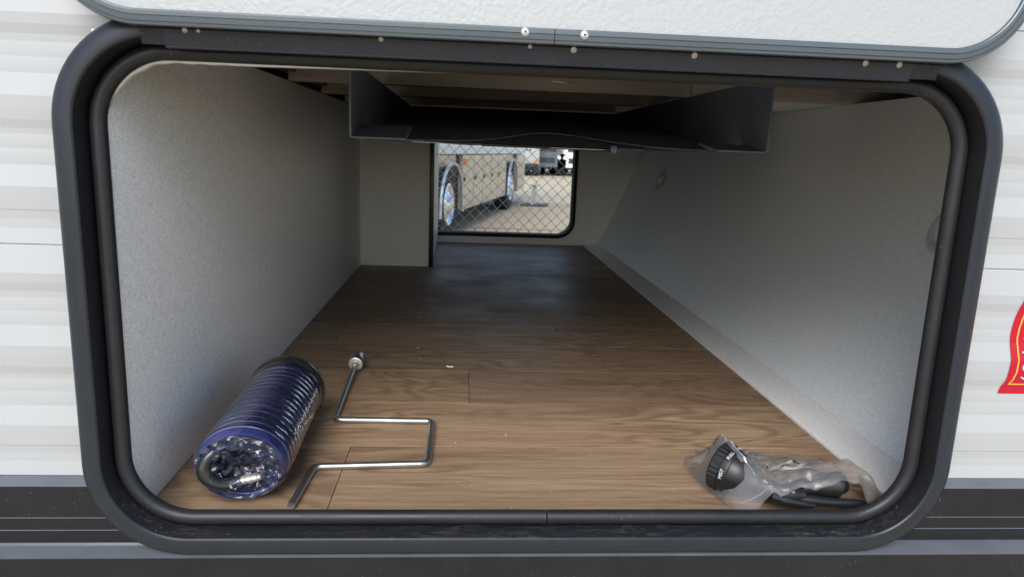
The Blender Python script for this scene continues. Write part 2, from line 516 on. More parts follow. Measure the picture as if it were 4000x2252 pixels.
def cutprof(pr, z_hi, z_lo):
    out = []
    for i, (y, z) in enumerate(pr):
        if z_lo <= z <= z_hi: out.append((y, z))
    return out
body_top = prof[0][1]
def densify(pr, step=.004):
    out = [pr[0]]
    for a, c in zip(pr, pr[1:]):
        n = max(1, int(abs(a[1]-c[1])/step)) if -.06 < c[1] < .62 else 1
        for k in range(1, n+1): out.append((a[0]+(c[0]-a[0])*k/n, a[1]+(c[1]-a[1])*k/n))
    return out
HS_, HR_ = 0.030, 0.100          # the cut-out lies this far outside the opening, hidden by the flange
def cut_dx(z):
    """how far the cut-out reaches at height z (None above and below it)"""
    lo, hi = ZB-HS_, ZT+HS_
    if z <= lo or z >= hi: return None
    e = min(z-lo, hi-z)
    return HS_ - (HR_ - math.sqrt(max(0, HR_*HR_-(HR_-e)**2)) if e < HR_ else 0)
def siding(name, pr, x0, x1, mat, par=T, side=None):
    pr = densify(pr)
    b = nb()
    va, vb = [], []
    for y, z in pr:
        d = cut_dx(z)
        xa, xb = x0, x1
        if side == 'L' : xb = XL - d if d is not None else .1
        if side == 'R' : xa = XR + d if d is not None else .1
        va.append(b.verts.new((xa, y, z))); vb.append(b.verts.new((xb, y, z)))
    for i in range(len(pr)-1):
        b.faces.new((va[i], vb[i], vb[i+1], va[i+1]))
    return obj(name, b, mat, par)
FL, FR, FB, FT = XL-0.040, XR+0.040, ZB-0.040, ZT+0.040
siding('siding', prof, -3.2, 0, M['white_siding'], side='L')
siding('siding', prof, 0, 1.75, M['white_siding'], side='R')
sk = [(YS+.004,.0496),(YS-.002,.0488),(YS-.016,.0345),(YS-.017,-.0060),(YS-.0185,-.0074),(YS-.0178,-.0090),(YS-.0178,-.0225),(YS-.0192,-.0240),
      (YS-.0180,-.0255),(YS-.0180,-.0400),(YS-.0200,-.0440),(YS-.0400,-.0617),(YS-.0408,-.30),(YS+.01,-.33)]
sk = [(y, .455-(.455-z)*(.825+y)/.825) for y, z in sk]
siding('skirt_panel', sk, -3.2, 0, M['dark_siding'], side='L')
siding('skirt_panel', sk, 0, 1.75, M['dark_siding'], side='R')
# other sides of the shell
bx('roof', (-3.2, 1.75, YS+.01, 2.66, body_top, body_top+.05), M['coach_white'], T)
bx('end_wall', (-3.24, -3.2, YS, 2.66, -.33, body_top), M['white_siding'], T)
bx('nose_wall', (1.75, 1.79, YS, 2.66, -.33, body_top), M['white_siding'], T)
bx('underbelly', (-3.2, 1.75, YS+.02, 2.62, -.34, -.30), M['under'], T)
o = nb()   # far outer wall, with its own hatch hole
for d in ((-3.2,XL,2.63,2.655,-.33,body_top),(XR,1.75,2.63,2.655,-.33,body_top),(XL,XR,2.63,2.655,ZT,body_top),(XL,XR,2.63,2.655,-.33,.035)):
    box(o, *d)
obj('outer_wall', o, M['white_siding'], T)

# ---- near hatch frame: flange > return > bulb seal > inner lip
path = rrpath(XL, XR, ZB, ZT, 0.070, 18)
FR_O = obj('hatch_frame', sweep(nb(), path, [(.0465,-.004),(.0472,-.036),(.0460,-.0440),(.0430,-.0495),(.0385,-.0525),(.0330,-.0542),(.0320,-.0545),
        (.0240,-.0550),(.0222,-.0545),(.0207,-.0530)]), M['frame'], T, smooth=28)
obj('frame_channel', sweep(nb(), path, [(.0207,-.0530),(.0203,-.0515),(.0190,-.0230),(.0165,-.0205),(.0090,-.0200),(.0110,-.0160)]), M['channel'], FR_O, smooth=28)
def ring(rad, cs, cy, n=12, a0=0, a1=2*PI):
    return [(cs + rad*math.cos(a0+(a1-a0)*k/n), cy + rad*math.sin(a0+(a1-a0)*k/n)) for k in range(n)]
pth = rrpath(XL, XR, ZB, ZT, 0.070, 18, start=0.112)
pth = [((pth[0][0][0]+.0005, pth[0][0][1]), pth[0][1])] + pth[1:-1] + [((pth[-1][0][0]-.0010, pth[-1][0][1]), pth[-1][1])]
SE = obj('bulb_seal', sweep(nb(), pth, ring(.0088, .0088, -.0245, 16), closed_path=False, closed_prof=True), M['seal'], FR_O, smooth=60)
def wob(x, z, j, nz):
    up = max(0, min(1, (nz-.40)/.35)) * max(0, min(1, (.07-x)/.30))
    if j == 0: return 0
    return 0.003*(1-up) - .0008*up + 0.0006 * math.sin(x*260) * max(0, min(1, (z-.42)*12)) * max(0, min(1, (-.22-x)*9)) if j in (1, 2) else 0
lipp = [((XL+.070+k*.006, ZT), (0, 1)) for k in range(66, 0, -1)] + [q for q in rrpath(XL, XR, ZB, ZT, 0.070, 40)[1:-1] if q[1][1] > .25 and q[0][0] < 0]
obj('inner_lip', sweep(nb(), lipp, [(.003,-.018),(-.0002,-.0168),(-.0008,-.0125),(.003,-.0118)], closed_path=False, wob=wob), M['lip'], FR_O, smooth=50)

# ---- hatch door, swung up
DX0, DX1, DZ0, DZ1 = -0.4155, 0.607, 0.562, 1.15
D = bx('hatch_door', (DX0+.03, DX1-.03, -.064, -.038, DZ0+.03, DZ1-.03), M['trim'], T)
dpath = rrpath(DX0, DX1, DZ0, DZ1, 0.09, 20, start=0.090)
dp2 = [((dpath[0][0][0]+.0004, dpath[0][0][1]), dpath[0][1])] + dpath[1:-1] + [((dpath[-1][0][0]-.0004, dpath[-1][0][1]), dpath[-1][1])]
tp = [(0,-.036),(0,-.0660),(-.0008,-.0672),(-.0026,-.0676),(-.0032,-.0668),(-.0036,-.0668),(-.0042,-.0682),(-.0085,-.0690),(-.0089,-.0678),(-.0094,-.0678),
      (-.0098,-.0692),(-.0136,-.0694),(-.0148,-.0688),(-.0150,-.0655),(-.03,-.0655),(-.03,-.036)]
obj('door_trim', sweep(nb(), dp2, tp, closed_path=False, closed_prof=True), M['trim'], D, smooth=25)
# pebbled inner liner: rounded sheet
b = nb()
lp = rrpath(DX0+.0155, DX1-.0155, DZ0+.0155, DZ1-.0155, 0.0745, 20)[:-1]
f = b.faces.new([b.verts.new((p[0][0], -.0662, p[0][1])) for p in lp])
r2 = bmesh.ops.extrude_face_region(b, geom=[f])
for vv in [e for e in r2['geom'] if isinstance(e, bmesh.types.BMVert)]: vv.co.y += .002
obj('door_liner', b, M['pebble'], D)
for x in (0.0595, 0.1208):
    rv = obj('rivet', lathe(nb(), [(.0002,.0018),(.0018,.0020),(.0036,.0016),(.0046,.0007),(.0050,0)], (x, -.0690, .5722+(.1208-x)*.004), (0,-1,0), 24), M['rivet'], D, smooth=60)
    obj('rivet_core', lathe(nb(), [(.0001,.0023),(.0012,.0023),(.0015,.0016)], (x, -.0690, .5722+(.1208-x)*.004), (0,-1,0), 12), M['hole'], D)
bx('door_underside', (DX0+.10, DX1-.10, -.060, -.034, DZ0+.0005, DZ0+.02), M['hinge'], D)
# hinge rail: inclined leaf with screws
def hinge_piece(x0, x1, zlo, extra=0.0):
    p = [(-.040,.5618),(-.0560+extra,.5622),(-.0582+extra,.5620),(-.0594+extra,.5606),(-.0527+extra,zlo+.0022),(-.0535+extra,zlo+.0012),(-.0525+extra,zlo),(-.0500,zlo+.0002),(-.040,zlo+.006)]
    return solid_poly(nb(), p, 0, x0, x1)
H = obj('hinge', hinge_piece(-.305, .484, .5425), M['hinge'], T)
obj('hinge_end', hinge_piece(-.329, -.3055, .5458, .002), M['hinge'], H)
obj('hinge_end', hinge_piece(.4845, .516, .5458, .002), M['hinge'], H)
for x, y, z, k in ((-.283,-.0590,.5598,.8),(-.270,-.0590,.5598,.6),(-.0878,-.0589,.5600,.75),(.0657,-.0586,.5598,.7),(.1118,-.0581,.5587,1.0),(.241,-.0581,.5587,1.0),(.4295,-.0582,.5590,1.0),(.4677,-.0581,.5588,1.0)):
    obj('screw', lathe(nb(), [(.0001,.0012),(.0016*k,.0011),(.0030*k,.0007),(.0036*k,.0001)], (x, y, z), (0,-.933,-.36), 16), M['screw'], H, smooth=60)

# ---- floor of planks
FLR = bx('floor', (-.40, .74, -.0145, 2.63, -.02, -.0035), M['subfloor'], T)
rows = [(-.0145,.2025,(-.163,)),(.2025,.3925,()),(.3925,.5840,(.019,)),(.5840,.7740,(.318,)),(.7740,.9650,(-.290,)),(.9650,1.156,(.458,)),
        (1.156,1.347,(-.02,)),(1.347,1.538,(.36,)),(1.538,1.729,(-.21,)),(1.729,1.920,(.15,)),(1.920,2.111,(.47,)),(2.111,2.302,(-.05,)),(2.302,2.493,(.25,)),(2.493,2.62,(.02,))]
gap = .0009
for y0, y1, js in rows:
    xs = [-.398] + list(js) + [.735]
    for a, b_ in zip(xs, xs[1:]):
        o = obj('plank', box(nb(), a+gap/2, b_-gap/2, y0+gap/2, y1-gap/2, -.0034, 0.0, bev=.0005), M['wood'], FLR)

# ---- interior panels
def panel(name, d, mat, label=None):
    o = bx(name, d, mat, T, bev=.0006)
    if label: o['label'] = label
    return o
CZ = .583
panel('wall_panel', (-.3955,-.385,-.0145,2.6,.0008,CZ), M['linen'], 'grey linen wall panel on the left of the compartment')
# sloping front wall, slightly concave
fp = [(.658,.0008),(.700,.073),(.738,.157),(.772,.240),(.805,.322),(.832,.392),(.856,.462),(.873,.525),(.884,CZ)]
b = nb()
def bulge(z, y):
    q = max(0, min(1, (YF-y)/.34)); q = math.sin(q*PI/2)
    return .052*math.sin(PI*min(1, z/CZ))*q
fpd = []
for (x0,z0),(x1,z1) in zip(fp, fp[1:]):
    for q in range(3): fpd.append((x0+(x1-x0)*q/3, z0+(z1-z0)*q/3))
fpd.append(fp[-1])
ysl = [.006, .5, 1.2, 1.9, 2.26] + [2.26+.34*(1-math.cos(PI/2*q/10)) for q in range(1, 11)]
ysl = [.006, .5, 1.2, 1.9, 2.26] + [2.26 + (YF-2.26)*q/12 for q in range(1, 13)]
gr = [[b.verts.new((x + bulge(z, y), y, z)) for x, z in fpd] for y in ysl]
for A, B in zip(gr, gr[1:]):
    for q in range(len(fpd)-1): b.faces.new((A[q], A[q+1], B[q+1], B[q]))
o = obj('wall_panel', b, M['linen2'], T, smooth=80); o['label'] = 'sloping grey linen wall panel on the right of the compartment'
# edge strip along its foot
o = obj('edge_strip', solid_poly(nb(), [(.5925,.0003),(.5930,.0042),(.5945,.0048),(.6600,.0125),(.6645,.0125),(.6645,.0003)], 1, .006, 2.598), M['ledge'], T)
# far wall with window-like hatch opening
HX0, HX1, HZ0, HZ1, HR = -.36, .531, .049, .52, .070
b = nb()
hp = rrpath(HX0-.012, HX1+.012, HZ0-.016, HZ1+.012, HR+.012, 14)[:-1]
outer = [(.95,-.0115),(.95,.60),(-.40,.60),(-.40,-.0115)]
def wall_with_hole(b, y):
    xs0, xs1, zs0, zs1 = -.40, .95, -.0115, .60
    n = len(hp)
    inn = [b.verts.new((p[0][0], y, p[0][1])) for p in hp]
    out = []
    for (p, nn) in hp:
        cx, cz = (HX0+HX1)/2, (HZ0+HZ1)/2
        dx, dz = p[0]-cx, p[1]-cz
        k = min((((xs1-cx) if dx > 0 else (xs0-cx))/dx) if abs(dx) > 1e-6 else 1e9, (((zs1-cz) if dz > 0 else (zs0-cz))/dz) if abs(dz) > 1e-6 else 1e9)
        out.append(b.verts.new((cx+dx*k, y, cz+dz*k)))
    for i in range(n):
        j = (i+1) % n
        b.faces.new((inn[i], inn[j], out[j], out[i]))
    # corners left open by the radial fan
    for sx, sz in ((xs1,zs0),(xs1,zs1),(xs0,zs1),(xs0,zs0)):
        best = min(range(n), key=lambda i: (abs(out[i].co.x-sx) + abs(out[i].co.z-sz)))
        for i in range(n):
            j = (i+1) % n
            a, c = out[i].co, out[j].co
            if (abs(a.x-sx) < 1e-6) != (abs(c.x-sx) < 1e-6) and (abs(a.z-sz) < 1e-6 or abs(c.z-sz) < 1e-6):
                b.faces.new((out[i], out[j], b.verts.new((sx, y, sz))))
wall_with_hole(b, YF)
o = obj('wall_panel', b, M['flatgrey'], T); o['label'] = 'light grey far wall panel round the open hatch'
F2 = obj('far_frame', sweep(nb(), rrpath(HX0, HX1, HZ0, HZ1, HR, 16), [(.018,2.5985),(.016,2.592),(.006,2.590),(.0,2.594),(.0,2.664),(.045,2.667),(.045,2.655)]), M['hole'], T, smooth=35)
F2['label'] = 'glossy black frame of the far hatch opening'
# sill trim under the far hatch
bx('sill_trim', (-.117, .655, 2.592, 2.5995, -.004, .0045), M['flatgrey'], T, bev=.001)
# box partition in the far left corner
PB = panel('partition', (-.386,-.1275,1.862,1.874,.0008,CZ), M['flatgrey'], 'pale grey end panel of the boxed-in far corner')
bx('partition_side', (-.1335,-.1205,1.8745,2.597,.0008,CZ), M['linen2'], PB)
bx('edge_trim', (-.1274,-.1105,1.8565,1.8745,.0008,CZ-.001), M['blackmatte'], PB, bev=.0015)
for z in (.075,.195,.305,.42):
    obj('screw', lathe(nb(), [(.0001,.0022),(.003,.0016),(.0042,0)], (-.1205,1.93+.35*(z>.1),z), (1,0,0), 12), M['dark'], PB)

# ---- ceiling: membrane and joists
CE = bx('ceiling', (-.40, 1.70, .03, 2.62, .668, .680), M['under'], T)
for i, y in enumerate((.79, 1.155, 1.53, 1.93, 2.33)):
    o = bx('joist', (-.3845, 1.3, y, y+.034, CZ+.0005, .6675), M['joist'], CE, bev=.001)
bx('ledger', (-.399,-.368,.031,2.6,.6005,.6675), M['under'], CE)
bx('plywood_block', (.505,.880,.7765,.7895,.5845,.6670), M['joist'], CE, bev=.0006)
bx('plywood_block', (.8806,1.25,.7785,.7895,.5845,.6670), M['joist'], CE, bev=.0006)
bx('filler_board', (.505,1.28,.8245,1.1545,CZ+.0008,CZ+.006), M['flatgrey'], CE)
# inside face of the near wall over and beside the hatch
b = nb()
box(b, -.40, .95, .0145, .0295, .541, .6675); box(b, .645, .95, .0145, .0295, -.30, .5405)
box(b, -.46, -.3965, .0145, .0295, -.30, .6675)
obj('inner_skin', b, M['under'], T)

# ---- hanging steel box
BY0, BY1, BX0, BX1, BZ = .33, 1.54, -.182, .500, .4635
RY0, RY1, RZ1 = .47, BY1, .5800
def rampz(y): return BZ + .0015 + (RZ1-BZ-.0015)*(y-RY0)/(RY1-RY0)
b = nb(); N = 48
top, und = [], []
for k in range(N+1):
    t = k/N
    x = BX0+.003 + (BX1-BX0-.006)*t
    arch = math.exp(-((t-.53)/.17)**2)
    y0_ = RY0 + .24*arch
    row = [b.verts.new((x, y0_ + (RY1-y0_)*q/4, rampz(y0_ + (RY1-y0_)*q/4))) for q in range(5)]
    low = [b.verts.new((x, y0_ + (RY1-y0_)*q/4, rampz(y0_ + (RY1-y0_)*q/4)-.0012)) for q in range(5)]
    top.append(row); und.append(low)
for k in range(N):
    for q in range(4):
        b.faces.new((top[k][q], top[k+1][q], top[k+1][q+1], top[k][q+1])); b.faces.new((und[k][q], und[k][q+1], und[k+1][q+1], und[k+1][q]))
    b.faces.new((top[k][0], und[k][0], und[k+1][0], top[k+1][0]))
BR = obj('hanging_box', b, M['bracket'], T, smooth=40)
BR['label'] = 'black steel tray with a sloping bottom, hung under the joists'
b = nb(); solid_poly(b, [(BY0,.5825),(BY0,BZ+.006),(BY0+.004,BZ+.001),(BY0+.010,BZ),(BY1,BZ),(BY1,.5825)], 0, BX0, BX0+.0028); obj('side_plate', b, M['bracket'], BR)
b = nb(); solid_poly(b, [(BY0,.5825),(BY0,BZ+.006),(BY0+.004,BZ+.001),(BY0+.010,BZ),(BY1,BZ),(BY1,.5825)], 0, BX1-.0028, BX1); obj('side_plate', b, M['bracket'], BR)
# inclined lips at both front corners
obj('flange', solid_poly(nb(), [(BY0+.001,BZ-.0005),(BY0+.001,BZ+.0015),(BY0+.13,BZ+.0250),(BY0+.132,BZ+.0230),(BY0+.03,BZ-.0005)], 0, BX0+.003, BX0+.088), M['bracket'], BR)
obj('flange', solid_poly(nb(), [(BY0+.001,BZ-.0005),(BY0+.001,BZ+.0015),(BY0+.10,BZ+.0130),(BY0+.102,BZ+.0115),(BY0+.03,BZ-.0005)], 0, BX1-.085, BX1-.003), M['bracket'], BR)
# sagging lower panel seen edge on: arched web between the flanges
b = nb()
N = 40
r0, r1, r2 = [], [], []
for k in range(N+1):
    t = k / N
    x = BX0+.090 + (BX1-BX0-.177)*t
    sag = .0010*math.sin(t*23) * (1 if t < .6 else .3)
    r0.append(b.verts.new((x, .80, BZ - .0030 + sag)))
    r1.append(b.verts.new((x, .795, BZ + .0010)))
    r2.append(b.verts.new((x, .86, BZ + .0300)))
for k in range(N):
    for A, B in ((r0, r1), (r1, r2)): b.faces.new((A[k], A[k+1], B[k+1], B[k]))
obj('bent_web', b, M['bracket'], BR, smooth=70)
b = nb(); tube(b, [(.03,BY0+.10,BZ-.003),(.20,BY0+.10,BZ-.004),(.27,BY0+.10,BZ-.004)], .0028, 10); obj('rod', b, M['blackmatte'], BR, smooth=60)
obj('bolt', lathe(nb(), [(.0001,-.006),(.007,-.005),(.0075,0),(.007,.005),(.0001,.006)], (.2625,BY0+.10,BZ-.003), (1,0,0), 16), M['bracket'], BR, smooth=50)
bx('spring_strip', (.150,.245,BY0+.095,BY0+.12,BZ-.0052,BZ-.0040), M['screw'], BR)
bx('spring_strip', (-.088,-.040,BY0+.085,BY0+.11,BZ-.0035,BZ-.0024), M['screw'], BR)

# ---- puck lamps on the sloping wall
def puck(y, z, x, rad, lab, dome=1.0):
    nrm = Vector((-.93, 0, .37)).normalized()
    c = Vector((x + bulge(z, y) - .001, y, z))
    p = obj('puck_lamp', lathe(nb(), [(rad*.62,.0015),(rad*.72,.0050),(rad*.92,.0055),(rad,.0035),(rad*1.01,0)], c, nrm, 40), M['puck'], T, smooth=50)
    p['label'] = lab
    obj('lens', lathe(nb(), [(.0001,.0145*dome),(rad*.30,.0125*dome),(rad*.50,.0080*dome),(rad*.62,.0018)], c, nrm, 32), M['lens'], p, smooth=60)
puck(2.24, .350, .8150, .050, 'small round lamp at the far end of the sloping wall')
puck(.372, .340, .8125, .046, 'small round lamp half hidden behind the hatch frame', .25)

# ---- red decal on the siding
def flat(name, pts, y, th, mat, par):
    return obj(name, solid_poly(nb(), pts, 1, y, y-th), mat, par)
pz = sorted((z, y) for y, z in prof)
def ys(z):
    for (za, ya), (zb, yb) in zip(pz, pz[1:]):
        if za <= z <= zb: return ya + (yb-ya)*(z-za)/max(1e-9, zb-za)
    return YS
def interp(tbl, z):
    for (xa, za), (xb, zb) in zip(tbl, tbl[1:]):
        if za <= z <= zb: return xa + (xb-xa)*(z-za)/max(1e-9, zb-za)
    return tbl[0][0] if z < tbl[0][1] else tbl[-1][0]
left = [(.6855,.1715),(.6872,.1800),(.6905,.1870),(.6920,.1960),(.6918,.2185),(.6890,.2360),(.6872,.2484),(.6885,.2640),(.6925,.2840),(.6960,.2990),(.705,.3200),(.722,.330)]
def skin(b, fx0, fx1, z0, z1, lift, n=60):
    """thin print laid on the relief of the siding"""
    ra = []
    for k in range(n+1):
        z = z0 + (z1-z0)*k/n
        y = min(ys(z), ys(z+.0008), ys(z-.0008)) - lift
        ra.append((b.verts.new((fx0(z), y, z)), b.verts.new((fx1(z), y, z))))
    for p, q in zip(ra, ra[1:]): b.faces.new((p[0], p[1], q[1], q[0]))
    return b
DC = obj('decal', skin(nb(), lambda z: interp(left, z), lambda z: .98, .1715, .3285, .0006), M['red'], T)
DC['label'] = 'red banner decal with gold outline'
gl = [(.6950,.1840),(.6990,.1905),(.7015,.2010),(.7008,.2186),(.6978,.2350),(.6958,.2455),(.6968,.2600),(.7004,.2780),(.7034,.2900),(.7120,.3100),(.7240,.3225)]
b = nb()
skin(b, lambda z: interp(gl, z), lambda z: interp(gl, z)+.0020, .1840, .3225, .0010)
skin(b, lambda z: interp(gl, z), lambda z: .975, .1840, .1858, .0011, 3); skin(b, lambda z: .724, lambda z: .975, .3209, .3225, .0011, 3)
obj('gold_line', b, M['gold'], DC)
b = nb()
for x0, x1, z0, z1 in ((.7055,.7130,.2440,.2458),(.7080,.7108,.2285,.2440),(.7055,.7155,.2267,.2285)):
    skin(b, lambda z: x0, lambda z: x1, z0, z1, .0012, 8)
obj('letter', b, M['white_print'], DC)
b = nb(); pts = []
for k in range(26):
    a = k/25
    if a < .5: t = R(30) + R(240)*a*2; q = (.7155+.0060*math.cos(t), .2080+.0052*math.sin(t))
    else: t = R(90) - R(240)*(a-.5)*2; q = (.7155+.0060*math.cos(t), .1976+.0052*math.sin(t))
    pts.append((q[0], ys(q[1])-.0012, q[1]))
tube(b, pts, .0011, 6)
obj('letter', b, M['white_print'], DC)

# ================================================================== THINGS IN THE COMPARTMENT
# ---- sewer hose in shrink wrap
HA = Vector((-.2735, .022, .0628)); HB = Vector((-.2795, .300, .0628))
HS = empty('sewer_hose', (-.275, .19, 0), 'blue corrugated sewer hose in clear shrink wrap, lying beside the left wall', 'hose')
ax = (HB-HA).normalized(); HL = (HB-HA).length
nrib = 16
prof_h = []
for k in range(nrib*8+1):
    t = k / (nrib*8)
    ph = (t*nrib) % 1.0
    rr = .0560 + .0032*abs(math.sin(PI*ph))**0.7
    if t < .06: rr *= .93 + .07*(t/.06)
    prof_h.append((rr, .003 + t*(HL-.011)))
body = obj('corrugated_hose', lathe(nb(), prof_h, HA, ax, 56), M['hose'], HS, smooth=70)
b = nb()
V0 = Vector((1, 0, .3)).normalized()
for k in range(1, nrib):
    t = (k+0.0)/nrib
    jx = random.uniform(-.0012, .0012); jr = random.uniform(-.0006, .0006)
    lathe(b, [(.0570+jr+.0016*math.cos(q*PI/4), .003+jx+t*(HL-.011)+.0017*math.sin(q*PI/4)) for q in range(9)], HA + V0*random.uniform(-.0010,.0010), (ax + V0*random.uniform(-.015,.015)).normalized(), 56)
obj('rib', b, M['coil'], body, smooth=70)
obj('end_ring', lathe(nb(), [(.050,HL-.030),(.0625,HL-.029),(.0655,HL-.024),(.0668,HL-.014),(.0655,HL-.003),(.0600,HL+.003),(.055,HL+.005),(.048,HL+.004),(.046,HL-.004),(.02,HL-.006),(.0001,HL-.006)], HA, ax, 56), M['blackgloss'], HS, smooth=50)
# inner end: tucked black hose loop with its fitting
b = nb()
U = Vector((0,0,1)); U = (U-ax*U.dot(ax)).normalized(); V = ax.cross(U)      # V points to -X side / +X
def hp3(u, v, w): return HA + V*u + U*v + ax*w
sgn = 1 if V.x > 0 else -1
loop = []
for k in range(29):
    a = R(62) + R(262)*k/28
    loop.append(hp3(sgn*(-.014 + .0285*math.cos(a)), .000 + .0290*math.sin(a), .006 + .010*math.sin(a*1.0+1)))
tube(b, loop, [.0098]*len(loop), 16)
inner = obj('inner_hose', b, M['blackgloss'], HS, smooth=60)
fb = nb()
fo = hp3(sgn*.004, -.0215, .000)
fx = (V*sgn*.95 + U*.28 - ax*.05).normalized()
lathe(fb, [(.0001,0),(.0068,0),(.0068,.004),(.0058,.0045),(.0058,.0065),(.0070,.007),(.0070,.012),(.0060,.0125),(.0060,.0150),(.0066,.0155),(.0066,.0195),(.0050,.020),(.0050,.024),(.0001,.0245)], fo, fx, 20)
obj('fitting', fb, M['zincwhite'], inner, smooth=35)
obj('hose_core', lathe(nb(), [(.052,.013),(.051,.03),(.0001,.032)], HA, ax, 40), M['hole'], HS)
# shrink film over the outside
def wfilm(b, n1=72, n2=54):
    rows = []
    for i in range(n1+1):
        t = i/n1
        row = []
        for k in range(n2):
            a = 2*PI*k/n2
            rr = .0612 + .0014*noise.noise(Vector((math.cos(a)*2, math.sin(a)*2, t*3))) + .0006*math.sin(t*nrib*2*PI)
            if t > .90: rr = rr + .003*(t-.9)/.1
            if t < .08:
                rr *= .86 + .14*math.sin(t/.08*PI/2)
            d = -.002 + t*(HL-.024)
            row.append(b.verts.new(HA + ax*d + (V*math.cos(a) + U*math.sin(a))*rr))
        rows.append(row)
    for i in range(n1):
        for k in range(n2):
            b.faces.new((rows[i][k], rows[i][(k+1)%n2], rows[i+1][(k+1)%n2], rows[i+1][k]))
    return b
WR = obj('shrink_wrap', wfilm(nb()), M['wrap'], HS, smooth=180)
# crumpled film folded over the near end
b = nb()
rows = []
NR, NA = 20, 84
for i in range(NR+1):
    t = i/NR
    row = []
    for k in range(NA):
        a = 2*PI*k/NA
        ca, sa = math.cos(a), math.sin(a)
        inr = .005 + .010*noise.noise(Vector((ca*1.3, sa*1.3, 4)))
        upw = max(0, sa)
        rr = .0540*(1-t) + inr*t
        p = Vector((ca*rr*24, sa*rr*24, 2.2))
        cr = noise.noise(p) * .0090 + abs(noise.noise(p*2.3+Vector((5,1,2)))) * .0150 - abs(noise.noise(p*4.3)) * .0045
        w = -.0035 + .010*t - cr*math.sin(PI*min(1, t*1.25+.05)) - .004*upw*math.sin(PI*t)
        jit = .0022*noise.noise(p*3.3+Vector((9,9,1)))
        row.append(b.verts.new(hp3(ca*(rr+jit), sa*(rr+jit), w)))
    rows.append(row)
for i in range(NR):
    for k in range(NA):
        if i > 8 and noise.noise(Vector((i*.45, k*.16, 3))) > .12: continue
        b.faces.new((rows[i][k], rows[i][(k+1)%NA], rows[i+1][(k+1)%NA], rows[i+1][k]))
obj('crumpled_end', b, M['crumple'], WR)
# loose torn flaps
for s in range(15):
    b = nb()
    a = random.uniform(-.4, 2.6) if s < 10 else random.uniform(3.4, 5.9)
    rr = random.uniform(.022, .043)
    c = Vector((math.cos(a)*rr, math.sin(a)*rr, -.006))
    prev = None
    d1 = Vector((random.uniform(-1,1), random.uniform(-1,1), random.uniform(-.5,.1))).normalized()
    d2 = Vector((-d1.y, d1.x, random.uniform(-.9,.4))).normalized()
    L1, L2 = random.uniform(.010,.020), random.uniform(.004,.009)
    G = []
    for i in range(7):
        row = []
        for k in range(4):
            q = c + d1*L1*(i/6-.5) + d2*L2*(k/3-.5)*(1-.6*abs(i/6-.5))
            q = q + Vector((0,0,1))*(.0035*noise.noise(q*260+Vector((s,0,0)))) + d2*.002*noise.noise(q*330)
            row.append(b.verts.new(hp3(q.x, q.y, q.z)))
        G.append(row)
    for i in range(6):
        for k in range(3): b.faces.new((G[i][k], G[i][k+1], G[i+1][k+1], G[i+1][k]))
    obj('film_flap', b, M['crumple'], WR, smooth=50)
# white weld seam of the film down the right side
b = nb(); pts = []
for k in range(90):
    t = .20 + .62*k/89
    a = R(20) if sgn > 0 else R(160)
    a += R(4.5)*math.sin(k*1.3)*math.sin(k*.31) + R(6)*(t-.5)*sgn*-1
    rr = .0630 + .0006*math.sin(k*2.1)
    pts.append(HA + ax*(t*HL) + (V*math.cos(a) + U*math.sin(a))*rr)
tube(b, pts, [.00015 + .00026*abs(math.sin(k*.9)) for k in range(90)], 5)
obj('film_seam', b, M['seam'], WR)

# the bundle sags: lower at its near end, narrower towards the ring
def squash(o):
    if o.type == 'MESH':
        for v_ in o.data.vertices:
            t = max(0, min(1, (v_.co.y-HA.y)/(HB.y-HA.y)))
            v_.co.z *= .80 + .09*t
            v_.co.x = -.2765 + (v_.co.x+.2765)*(1.0 - .09*t)
        o.data.update()
    for c_ in o.children: squash(c_)
squash(HS)

# ---- jack crank
CR = empty('crank_handle', (-.12, .28, 0), 'bent zinc plated steel crank rod with a round socket on its far end', 'crank')
rz = .0052
pts = fillet([(-.2075,.0080,rz),(-.2020,.1185,rz),(-.0430,.1300,rz),(-.0425,.2915,rz),(-.2045,.2940,rz),(-.2110,.5720,.0150)], .0115, 7)
obj('rod', tube(nb(), pts, .0050, 18), M['steel'], CR, smooth=60)
sd = (Vector((-.2135,.625,.0155))-Vector((-.2108,.566,.0148))).normalized()
SO = obj('socket', lathe(nb(), [(.0142,.0015),(.0150,.0030),(.0150,.0440),(.0142,.0455),(.0100,.0455),(.0095,.020)], (-.2108,.566,.0152), sd, 36), M['steel'], CR, smooth=40)
obj('socket_face', lathe(nb(), [(.0062,.0008),(.0066,-.0002),(.0120,-.0004),(.0138,.0004),(.0142,.0015)], (-.2108,.566,.0152), sd, 36), M['zincwhite'], SO, smooth=40)
obj('weld_collar', lathe(nb(), [(.0052,-.006),(.0062,-.003),(.0066,0)], (-.2108,.566,.0152), sd, 24), M['zincwhite'], SO, smooth=60)

